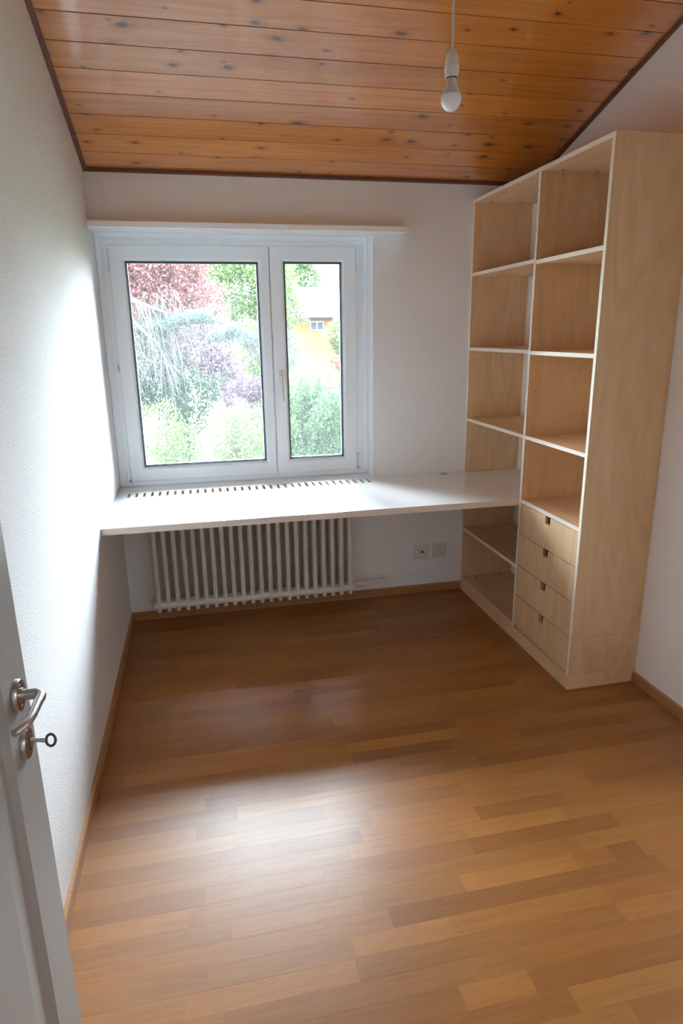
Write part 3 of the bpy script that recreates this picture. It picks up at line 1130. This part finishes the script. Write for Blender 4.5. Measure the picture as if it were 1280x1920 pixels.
box(bm, XD + 0.0082, XD + 0.0088, KY - 0.0016, KY + 0.0016, KZ - 0.013, KZ + 0.002)
lathe(bm, [(0.0048, 0.0082), (0.0048, 0.0088)], (XD, KY, KZ + 0.005), 'x', 14)
obj('keyhole', bm, M_DARK, door)
key = meta(empty('key', (XD + 0.03, KY, KZ + 0.006)), 'steel key with a ring bow in the open white door lock', 'key')
bm = B()
kz = KZ + 0.005
tube(bm, [(XD + 0.0092, KY, kz), (XD + 0.026, KY, kz - 0.003), (XD + 0.0265, KY, kz - 0.0031), (XD + 0.0318, KY, kz - 0.004)], [0.0032, 0.0032, 0.0038, 0.0034], 12)
obj('shank', bm, M_STEEL, key, smooth=True)
bm = B()
ring = []
RN, rz, rx, rr = 28, 0.0097, 0.0070, 0.0023
cxk = XD + 0.0318 + rx + 0.001
kz -= 0.005
grid = []
for i in range(RN):
    a = 2 * math.pi * i / RN
    # the bow lies in a plane turned part-way round the shank
    dirv = Vector((math.cos(a) * rx, math.sin(a) * rz * 0.2, math.sin(a) * rz * 0.98))
    out = dirv.normalized()
    side = Vector((0, 0.98, -0.2))
    grid.append([bm.verts.new(Vector((cxk, KY, kz)) + dirv + (out * math.cos(b) * rr + side * math.sin(b) * rr * 0.8)) for b in [2 * math.pi * j / 8 for j in range(8)]])
for i in range(RN):
    for j in range(8):
        bm.faces.new((grid[i][j], grid[(i + 1) % RN][j], grid[(i + 1) % RN][(j + 1) % 8], grid[i][(j + 1) % 8]))
obj('bow', bm, new_mat('dark aged steel', (0.16, 0.12, 0.11), 0.4, 0.8), key, smooth=True)

# ================================================================== GARDEN
GZ = -2.9
bm = B()
vs = [bm.verts.new(p) for p in ((-60, 0.37, GZ), (80, 0.37, GZ), (80, 140, GZ + 1.5), (-60, 140, GZ + 1.5))]
bm.faces.new(vs)
g_m = new_mat('lawn', (0.14, 0.26, 0.05), 0.9, spec=0.1)
gn = noise(g_m, mapping(g_m, (1, 1, 1), False), 3.0, 5)
L(g_m, ramp(g_m, gn, [(0.3, (0.05, 0.06, 0.04)), (0.7, (0.075, 0.085, 0.055))]), bsdf(g_m).inputs['Base Color'])
meta(obj('ground', bm, g_m), 'green garden lawn below the window', 'lawn', kind='structure')

M_BARK = new_mat('grey bark', (0.028, 0.025, 0.022), 0.9, spec=0.1)
M_TWIG = new_mat('pale dry twigs', (0.020, 0.019, 0.019), 0.9, spec=0.1)
LM = {
    'copper': leaf_mat('copper red leaves', [(0.0, (0.18, 0.065, 0.07)), (0.5, (0.38, 0.14, 0.14)), (1.0, (0.46, 0.23, 0.19))]),
    'purple': leaf_mat('purple leaves', [(0.0, (0.10, 0.06, 0.09)), (0.5, (0.20, 0.13, 0.17)), (1.0, (0.30, 0.22, 0.25))]),
    'bright': leaf_mat('bright green leaves', [(0.0, (0.12, 0.22, 0.06)), (0.5, (0.20, 0.33, 0.09)), (1.0, (0.29, 0.40, 0.15))]),
    'yellowish': leaf_mat('yellow green leaves', [(0.0, (0.16, 0.24, 0.09)), (0.5, (0.25, 0.33, 0.13)), (1.0, (0.33, 0.39, 0.18))]),
    'laurel': leaf_mat('glossy laurel leaves', [(0.0, (0.06, 0.13, 0.075)), (0.5, (0.115, 0.20, 0.10)), (1.0, (0.21, 0.29, 0.12))]),
    'blue': leaf_mat('blue grey needles', [(0.0, (0.09, 0.14, 0.125)), (0.5, (0.16, 0.215, 0.195)), (1.0, (0.25, 0.30, 0.28))]),
    'dark': leaf_mat('shade darkened leaves', [(0.0, (0.02, 0.05, 0.03)), (0.5, (0.04, 0.09, 0.045)), (1.0, (0.08, 0.14, 0.07))]),  # dark green holds the shade of the foliage
    'orange': leaf_mat('orange red blossom', [(0.0, (0.45, 0.12, 0.06)), (0.5, (0.55, 0.20, 0.12)), (1.0, (0.5, 0.3, 0.15))]),
    'far': leaf_mat('distant green leaves', [(0.0, (0.10, 0.21, 0.07)), (0.5, (0.17, 0.30, 0.10)), (1.0, (0.26, 0.38, 0.15))]),
}
RNG = np.random.default_rng(5)


def leaves(name, blobs, n, size, mat, parent, aspect=0.5, upward=0.0, inner=0.35):
    """real leaf blades scattered through ellipsoids (centre, radii)"""
    vol = np.array([b[3] * b[4] * b[5] for b in blobs]) ** (2 / 3)
    cnt = (n * vol / vol.sum()).astype(int)
    V = []
    for (cx_, cy_, cz_, rx_, ry_, rz_), k in zip(blobs, cnt):
        d = RNG.normal(size=(k, 3))
        d /= np.linalg.norm(d, axis=1)[:, None]
        rr_ = (inner + (1 - inner) * RNG.random(k) ** 0.5)[:, None]
        lump = 1 + 0.16 * np.sin(d[:, :1] * 7 + cx_ * 3) + 0.14 * np.sin(d[:, 2:] * 9 + cz_ * 5) + 0.06 * RNG.normal(size=(k, 1))
        p = np.array([cx_, cy_, cz_]) + d * rr_ * lump * np.array([rx_, ry_, rz_])
        ax = RNG.normal(size=(k, 3)) + 0.6 * d + np.array([0, 0, upward])
        ax /= np.linalg.norm(ax, axis=1)[:, None]
        sd = np.cross(ax, RNG.normal(size=(k, 3)))
        sd /= np.linalg.norm(sd, axis=1)[:, None]
        s = size * (0.6 + 0.8 * RNG.random(k))[:, None]
        nn = np.cross(ax, sd)
        a = p
        b = p + ax * s * 0.5 + sd * s * aspect * 0.5 + nn * s * 0.08
        c = p + ax * s
        e = p + ax * s * 0.5 - sd * s * aspect * 0.5 + nn * s * 0.08
        V.append(np.stack([a, b, c, e], axis=1).reshape(-1, 3))
    V = np.concatenate(V)
    V = V - np.array(total_loc(parent))
    nq = len(V) // 4
    me = bpy.data.meshes.new(name)
    me.vertices.add(len(V)); me.vertices.foreach_set('co', V.ravel())
    me.loops.add(nq * 4); me.loops.foreach_set('vertex_index', np.arange(nq * 4))
    me.polygons.add(nq); me.polygons.foreach_set('loop_start', np.arange(0, nq * 4, 4))
    me.update(calc_edges=True)
    me.materials.append(mat)
    o = bpy.data.objects.new(name, me)
    C.objects.link(o)
    o.parent = parent
    return meta(o, kind='stuff')


def trunk(parent, pts, rs, mat=None, name='trunk'):
    bm_ = B()
    tube(bm_, pts, rs, 8)
    return obj(name, bm_, mat or M_BARK, parent, smooth=True)


def plant(name, label, cat, base, group=None):
    return meta(empty(name, base), label, cat, group)


# copper red tree, behind the cedar
t = plant('copper_tree', 'copper red leaved tree seen through the wide left pane', 'tree', (0.1, 9.3, GZ + 0.1))
trunk(t, [(0.1, 9.3, GZ), (0.1, 9.3, 0.2), (0.05, 9.3, 2.6), (-0.35, 9.4, 8.0)], [0.2, 0.16, 0.11, 0.03])
for a in ((-0.6, 2.9), (0.7, 2.6), (0.4, 1.7)):
    trunk(t, [(0.1, 9.3, 0.6), (a[0] * 0.5 + 0.05, 9.1, a[1] * 0.6 + 0.2), (a[0], 9.0, a[1])], [0.06, 0.045, 0.015], name='branch')
leaves('foliage', [(-0.35, 9.2, 2.65, 0.55, 0.6, 0.5), (0.25, 9.3, 2.75, 0.5, 0.6, 0.45), (0.62, 9.2, 2.2, 0.4, 0.5, 0.42), (-0.1, 9.0, 2.1, 0.6, 0.5, 0.35), (-0.9, 9.2, 2.6, 0.5, 0.5, 0.6), (-1.7, 9.3, 2.3, 0.7, 0.6, 0.7), (-2.6, 9.3, 1.9, 0.8, 0.6, 0.9), (-1.9, 9.3, 0.9, 1.0, 0.6, 1.0), (-0.3, 9.4, 4.0, 1.3, 0.8, 1.0), (-0.5, 9.4, 5.6, 1.5, 0.8, 1.2), (-0.4, 9.4, 7.4, 1.3, 0.8, 1.3), (-1.6, 9.4, 4.2, 1.1, 0.8, 1.1), (-0.3, 9.4, 9.0, 0.9, 0.7, 0.9)], 95000, 0.066, LM['copper'], t)
leaves('foliage', [(0.45, 8.5, 1.3, 0.6, 0.5, 0.5), (0.85, 8.4, 0.85, 0.4, 0.4, 0.45), (-0.3, 8.6, 0.7, 0.5, 0.5, 0.5)], 11440, 0.056, LM['purple'], t)
# weeping cedar with bare drooping twigs
c_ = plant('weeping_cedar', 'weeping blue cedar with pale drooping bare twigs', 'tree', (-1.5, 6.0, GZ + 0.05))
trunk(c_, [(-1.5, 6.0, GZ), (-1.5, 6.0, 0.0), (-1.35, 6.0, 1.4), (-1.3, 6.0, 2.3)], [0.20, 0.15, 0.10, 0.05])
limb = [(-1.36, 6.0, 1.35), (-0.9, 6.0, 1.50), (-0.46, 6.0, 1.62), (-0.1, 6.0, 1.67), (0.35, 6.0, 1.74), (0.75, 6.0, 1.76), (1.05, 6.0, 1.66), (1.3, 6.0, 1.5)]
trunk(c_, limb, [0.07, 0.06, 0.052, 0.045, 0.035, 0.028, 0.02, 0.01], name='limb')
limb2 = [(-1.32, 6.0, 2.1), (-0.9, 5.95, 2.12), (-0.42, 5.9, 2.07), (-0.15, 5.9, 1.95), (0.1, 5.9, 1.86)]
trunk(c_, limb2, [0.055, 0.05, 0.042, 0.03, 0.015], name='limb')
limb3 = [(-1.34, 6.0, 1.75), (-0.8, 5.85, 1.98), (-0.38, 5.85, 1.80), (-0.05, 5.85, 1.45), (0.05, 5.85, 1.2)]
trunk(c_, limb3, [0.05, 0.04, 0.03, 0.02, 0.01], name='limb')
rt = random.Random(3)
bm = B()
for k in range(150):
    s = rt.random()
    src = limb if k % 2 else (limb2 if k % 3 else limb3)
    i = rt.randrange(1, len(src) - 1)
    f = rt.random()
    a = Vector(src[i]).lerp(Vector(src[i + 1]), f)
    if a.x < -0.75:
        a.x = rt.uniform(-0.7, 0.3)
    ln = rt.uniform(0.35, 1.0) * (1.0 if a.x < 0.4 else 0.4)
    dx = rt.uniform(-0.05, 0.45) * ln
    dy = rt.uniform(-0.35, 0.25)
    p = [a, a + Vector((dx * 0.35, dy * 0.4, -ln * 0.15)), a + Vector((dx * 0.75, dy * 0.8, -ln * 0.5)), a + Vector((dx, dy, -ln))]
    tube(bm, p, [0.009, 0.007, 0.005, 0.002], 4, cap=False)
    for q in range(3):
        m0 = p[1].lerp(p[3], rt.random())
        e = m0 + Vector((rt.uniform(-0.15, 0.22), rt.uniform(-0.1, 0.1), rt.uniform(-0.3, -0.05)))
        tube(bm, [m0, (m0 + e) / 2 + Vector((0, 0, 0.02)), e], [0.004, 0.003, 0.0015], 3, cap=False)
tw = meta(obj('twigs', bm, M_TWIG, c_), kind='stuff')
nb = []
for q in range(26):
    f = 3.2 + 3.7 * rt.random()
    i = min(int(f), 6)
    a = Vector(limb[i]).lerp(Vector(limb[min(i + 1, 7)]), f - i)
    drop = rt.uniform(0, 0.28) if a.x > 0.7 else rt.uniform(-0.06, 0.06)
    nb.append((a.x + rt.uniform(-0.08, 0.08), a.y + rt.uniform(-0.2, 0.2), a.z + 0.03 - drop, rt.uniform(0.08, 0.16), 0.14, rt.uniform(0.05, 0.09)))
leaves('needles', nb, 9000, 0.042, LM['blue'], c_, aspect=0.2)
# shadowed foliage behind the drooping twigs, its shade put into the leaf colour
t = plant('dark_shrub', 'dark shrub with shade in its leaf colour behind the drooping twigs', 'shrub', (0.031, 7.50, GZ + 0.1))
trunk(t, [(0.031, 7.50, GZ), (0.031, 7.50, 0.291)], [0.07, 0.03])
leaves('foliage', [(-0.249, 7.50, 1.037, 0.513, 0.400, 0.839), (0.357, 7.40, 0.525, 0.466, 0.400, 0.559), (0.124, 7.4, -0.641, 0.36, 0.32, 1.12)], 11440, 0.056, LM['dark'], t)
t = plant('dark_shrub', 'dark evergreen shrub between the purple shrub and copper tree', 'shrub', (1.135, 10.70, GZ + 0.1))
trunk(t, [(1.135, 10.70, GZ), (1.135, 10.70, 0.348)], [0.07, 0.03])
leaves('foliage', [(1.135, 10.70, 0.863, 0.458, 0.400, 0.572), (1.14, 10.7, -0.683, 0.36, 0.32, 1.37)], 5280, 0.059, LM['bright'], t)
# bright trees behind
t = plant('green_tree', 'bright green tree behind the copper tree and the middle window bar', 'tree', (2.1, 16, GZ + 0.2), 'green trees behind the garden')
trunk(t, [(2.1, 16, GZ), (2.1, 16, 2.4)], [0.2, 0.08])
leaves('foliage', [(1.9, 16, 2.9, 0.9, 0.8, 0.9), (2.4, 15.8, 2.2, 0.7, 0.7, 0.6), (1.4, 16, 3.5, 0.8, 0.8, 0.7), (2.7, 16.2, 3.3, 0.7, 0.8, 0.9), (2.1, 16, 1.0, 0.9, 0.8, 1.2)], 19800, 0.092, LM['bright'], t)
t = plant('green_tree', 'light green tree below the bright tree at the middle window bar', 'tree', (1.95, 12, GZ + 0.15), 'green trees behind the garden')
trunk(t, [(1.95, 12, GZ), (1.95, 12, 1.0)], [0.12, 0.05])
leaves('foliage', [(1.9, 12, 1.4, 0.5, 0.5, 0.5), (1.75, 12, 0.8, 0.5, 0.5, 0.6), (1.9, 12, -0.6, 0.36, 0.32, 1.5)], 11440, 0.066, LM['yellowish'], t)
t = plant('pale_tree', 'pale yellow green tree top behind the copper leaves', 'tree', (-0.6, 20, GZ + 0.2))
trunk(t, [(-0.6, 20, GZ), (-0.6, 20, 3.0)], [0.25, 0.1])
leaves('foliage', [(-1.2, 20, 4.2, 1.6, 1.2, 1.4), (0.6, 20, 4.4, 1.3, 1.2, 1.1), (-0.3, 20, 2.2, 2.2, 1.4, 1.6)], 19800, 0.125, LM['yellowish'], t)
# purple shrub low in the middle
t = plant('purple_shrub', 'low purple leaved shrub beside the middle window bar', 'shrub', (1.276, 6.70, GZ + 0.05))
trunk(t, [(1.276, 6.70, GZ), (1.276, 6.70, 0.433)], [0.05, 0.02])
leaves('foliage', [(1.228, 6.70, 0.773, 0.321, 0.350, 0.214), (1.470, 6.70, 0.627, 0.243, 0.300, 0.243), (1.082, 6.70, 0.384, 0.389, 0.400, 0.486), (1.18, 6.7, -0.83, 0.36, 0.32, 1.26)], 9240, 0.046, LM['purple'], t)
# light green shrubs in front
t = plant('light_green_shrub', 'feathery light green shrub low in the left pane', 'shrub', (0.071, 5.25, GZ + 0.02), 'light green shrubs below the window')
trunk(t, [(0.071, 5.25, GZ), (0.071, 5.25, 0.200)], [0.05, 0.02])
leaves('foliage', [(-0.091, 5.25, 0.308, 0.389, 0.400, 0.454), (0.233, 5.15, -0.016, 0.432, 0.400, 0.454), (-0.199, 5.15, -0.102, 0.324, 0.400, 0.432), (0.071, 5.25, -1.53, 0.36, 0.32, 1.62), (-0.95, 5.3, 0.1, 0.45, 0.4, 0.5), (-1.7, 5.3, 0.0, 0.45, 0.4, 0.55)], 20900, 0.036, LM['bright'], t, aspect=0.4, upward=0.5)
t = plant('light_green_shrub', 'yellow green shrub beside the feathery shrub and the middle window bar', 'shrub', (0.85, 4.4, GZ + 0.02), 'light green shrubs below the window')
trunk(t, [(0.85, 4.4, GZ), (0.85, 4.4, 0.4)], [0.05, 0.02])
leaves('foliage', [(0.72, 4.4, 0.35, 0.28, 0.35, 0.45), (1.00, 4.4, 0.32, 0.27, 0.35, 0.48), (0.85, 4.3, 0.0, 0.42, 0.3, 0.4), (0.85, 4.4, -1.3, 0.36, 0.32, 1.5)], 20900, 0.036, LM['yellowish'], t, aspect=0.4, upward=0.6)
# laurel in the right pane
t = plant('laurel_bush', 'dense laurel bush with upright shoots filling the narrow right pane', 'shrub', (1.8, 4.0, GZ + 0.02))
trunk(t, [(1.8, 4.0, GZ), (1.8, 4.0, 0.3)], [0.06, 0.02])
shoots = [(1.84 + float(np.clip(RNG.normal() * 0.24, -0.36, 0.4)), 4.0 + RNG.normal() * 0.18, 0.12 + 0.8 * RNG.random(), 0.065, 0.065, 0.20) for _ in range(46)]
leaves('foliage', [(1.86, 4.15, 0.25, 0.36, 0.3, 0.70), (1.8, 4, -1.2, 0.36, 0.32, 1.5)], 11440, 0.050, LM['laurel'], t, aspect=0.36, upward=0.9)
leaves('shoots', shoots, 13000, 0.042, LM['laurel'], t, aspect=0.36, upward=1.3, inner=0.1)
t = plant('rounded_shrub', 'rounded yellow green shrub just behind the laurel bush', 'shrub', (2.2, 6.0, GZ + 0.05))
trunk(t, [(2.2, 6.0, GZ), (2.2, 6.0, 0.6)], [0.06, 0.02])
leaves('foliage', [(2.25, 6.0, 0.75, 0.45, 0.45, 0.42), (1.85, 6.0, 0.5, 0.35, 0.4, 0.35), (2.1, 6, -1, 0.36, 0.32, 1.5)], 14300, 0.043, LM['yellowish'], t)
t = plant('orange_shrub', 'small orange red flowering shrub above the laurel bush', 'shrub', (3.0, 9.0, GZ + 0.1))
trunk(t, [(3.0, 9.0, GZ), (3.0, 9.0, 0.9)], [0.05, 0.02])
leaves('foliage', [(3.02, 9.0, 1.02, 0.2, 0.2, 0.14)], 1540, 0.040, LM['orange'], t)
leaves('foliage', [(2.8, 9.0, 0.35, 0.5, 0.4, 0.5), (2.8, 9, -1.2, 0.36, 0.32, 1.4)], 5720, 0.053, LM['yellowish'], t)
t = plant('grey_shrub', 'thin grey blue shrub in front of the orange house', 'shrub', (2.388, 10.40, GZ + 0.1))
trunk(t, [(2.388, 10.40, GZ), (2.388, 10.40, 0.849)], [0.05, 0.02])
leaves('foliage', [(2.334, 10.40, 1.334, 0.302, 0.300, 0.323), (2.604, 10.40, 0.957, 0.377, 0.300, 0.323), (2.44, 10.4, -0.766, 0.36, 0.32, 1.62)], 5720, 0.040, LM['blue'], t, aspect=0.2)
t = plant('light_tree', 'light green tree standing at the right end of the orange house', 'tree', (5.15, 18, GZ + 0.2))
trunk(t, [(5.15, 18, GZ), (5.15, 18, 1.0)], [0.12, 0.05])
leaves('foliage', [(5.15, 18, 1.5, 0.5, 0.5, 0.55), (5.4, 18, 0.8, 0.6, 0.5, 0.6), (5.2, 18, -1, 0.36, 0.32, 1.5)], 11440, 0.073, LM['yellowish'], t)
t = plant('green_tree', 'tall green tree rising behind the grey house roof', 'tree', (9.272, 54.00, GZ + 0.5), 'green trees behind the garden')
trunk(t, [(9.272, 54.00, GZ + 0.4), (9.272, 54.00, 4.908)], [0.35, 0.15])
leaves('foliage', [(8.589, 54.00, 6.502, 1.594, 1.400, 1.708), (10.183, 54.00, 6.160, 1.480, 1.300, 1.252), (9.727, 54.00, 7.754, 1.252, 1.200, 1.138), (7.223, 54.00, 5.933, 1.480, 1.300, 1.594), (9.044, 54.00, 3.200, 3.415, 2.000, 2.732)], 19800, 0.198, LM['far'], t)
t = plant('green_tree', 'green tree at the left end of the orange house', 'tree', (4.6, 26, GZ + 0.3), 'green trees behind the garden')
trunk(t, [(4.6, 26, GZ + 0.2), (4.6, 26, 2.0)], [0.25, 0.1])
leaves('foliage', [(4.55, 26, 2.5, 0.8, 0.8, 0.8), (4.1, 26, 3.4, 0.9, 0.9, 0.9), (4.1, 26, 0.6, 1.2, 1, 1.6)], 13200, 0.112, LM['yellowish'], t)

# ------------------------------------------------------------------ houses
M_OCH = new_mat('orange house wall', (0.060, 0.026, 0.0075), 0.9, spec=0.1)
M_ROOF = new_mat('grey roof tiles', (0.028, 0.028, 0.030), 0.8, spec=0.2)
rv = mapping(M_ROOF, (1, 1, 1), False)
wv_ = N(M_ROOF, 'ShaderNodeTexWave', wave_type='BANDS', bands_direction='X')
wv_.inputs['Scale'].default_value = 1.6
L(M_ROOF, rv, wv_.inputs['Vector'])
bump(M_ROOF, wv_.outputs['Fac'], 0.5, 0.05)
M_GUT = new_mat('dark gutter', (0.006, 0.007, 0.009), 0.7, spec=0.1)
M_WIN = new_mat('dark house window glass', (0.010, 0.013, 0.015), 0.7, spec=0.05)
M_WHT = new_mat('white house paint', (0.10, 0.10, 0.095), 0.8)


def house(name, label, x0, x1, y0, y1, z0, eave, ridge, wallm, over=0.5):
    h = meta(empty(name, ((x0 + x1) / 2, (y0 + y1) / 2, z0)), label, 'house')
    bm_ = B()
    box(bm_, x0, x1, y0, y1, z0, eave)
    ym = (y0 + y1) / 2
    prism(bm_, [(y0, eave), (y1, eave), (ym, ridge - 0.15)], 'x', x0, x1)
    obj('wall', bm_, wallm, h)
    bm_ = B()
    th = 0.16
    slope = (ridge - eave) / (ym - y0)
    for sgn, ye in ((1, y0 - over), (-1, y1 + over)):
        ze = eave - slope * over
        prism(bm_, [(ye, ze), (ym, ridge), (ym, ridge + th), (ye, ze + th)], 'x', x0 - over, x1 + over)
    obj('roof', bm_, M_ROOF, h)
    bm_ = B()
    ze = eave - slope * over
    tube(bm_, [(x0 - over, y0 - over - 0.07, ze + 0.06), (x1 + over, y0 - over - 0.07, ze + 0.06)], 0.075, 8)
    obj('gutter', bm_, M_GUT, h)
    return h


h1 = house('orange_house', 'orange rendered house with a grey roof across the garden', 3.2, 9.3, 32.2, 39, GZ + 0.3, 2.55, 3.95, M_OCH)
for (a, b, c, d) in ((6.55, 7.32, 1.72, 2.22), (4.2, 5.0, 1.2, 2.2), (8.1, 8.8, 1.2, 2.2)):
    bm = B()
    sweep_frame(bm, a, b, c, d, [(0, 32.195), (0, 32.12), (0.06, 32.12), (0.06, 32.195)])
    box(bm, (a + b) / 2 - 0.03, (a + b) / 2 + 0.03, 32.12, 32.19, c + 0.06, d - 0.06)
    wf = obj('window_frame', bm, M_WHT, h1)
    for p, q in ((a + 0.061, (a + b) / 2 - 0.031), ((a + b) / 2 + 0.031, b - 0.061)):
        bm = B()
        box(bm, p, q, 32.15, 32.18, c + 0.061, d - 0.061)
        obj('pane', bm, M_WIN, wf)
bm = B()
box(bm, 6.0, 6.35, 35.2, 35.6, 3.5, 4.5)
obj('chimney', bm, M_WHT, h1)
house('white_house', 'pale house with a light grey roof behind the orange house', 7.6, 16, 41, 50, GZ + 0.5, 3.3, 4.7, M_WHT)
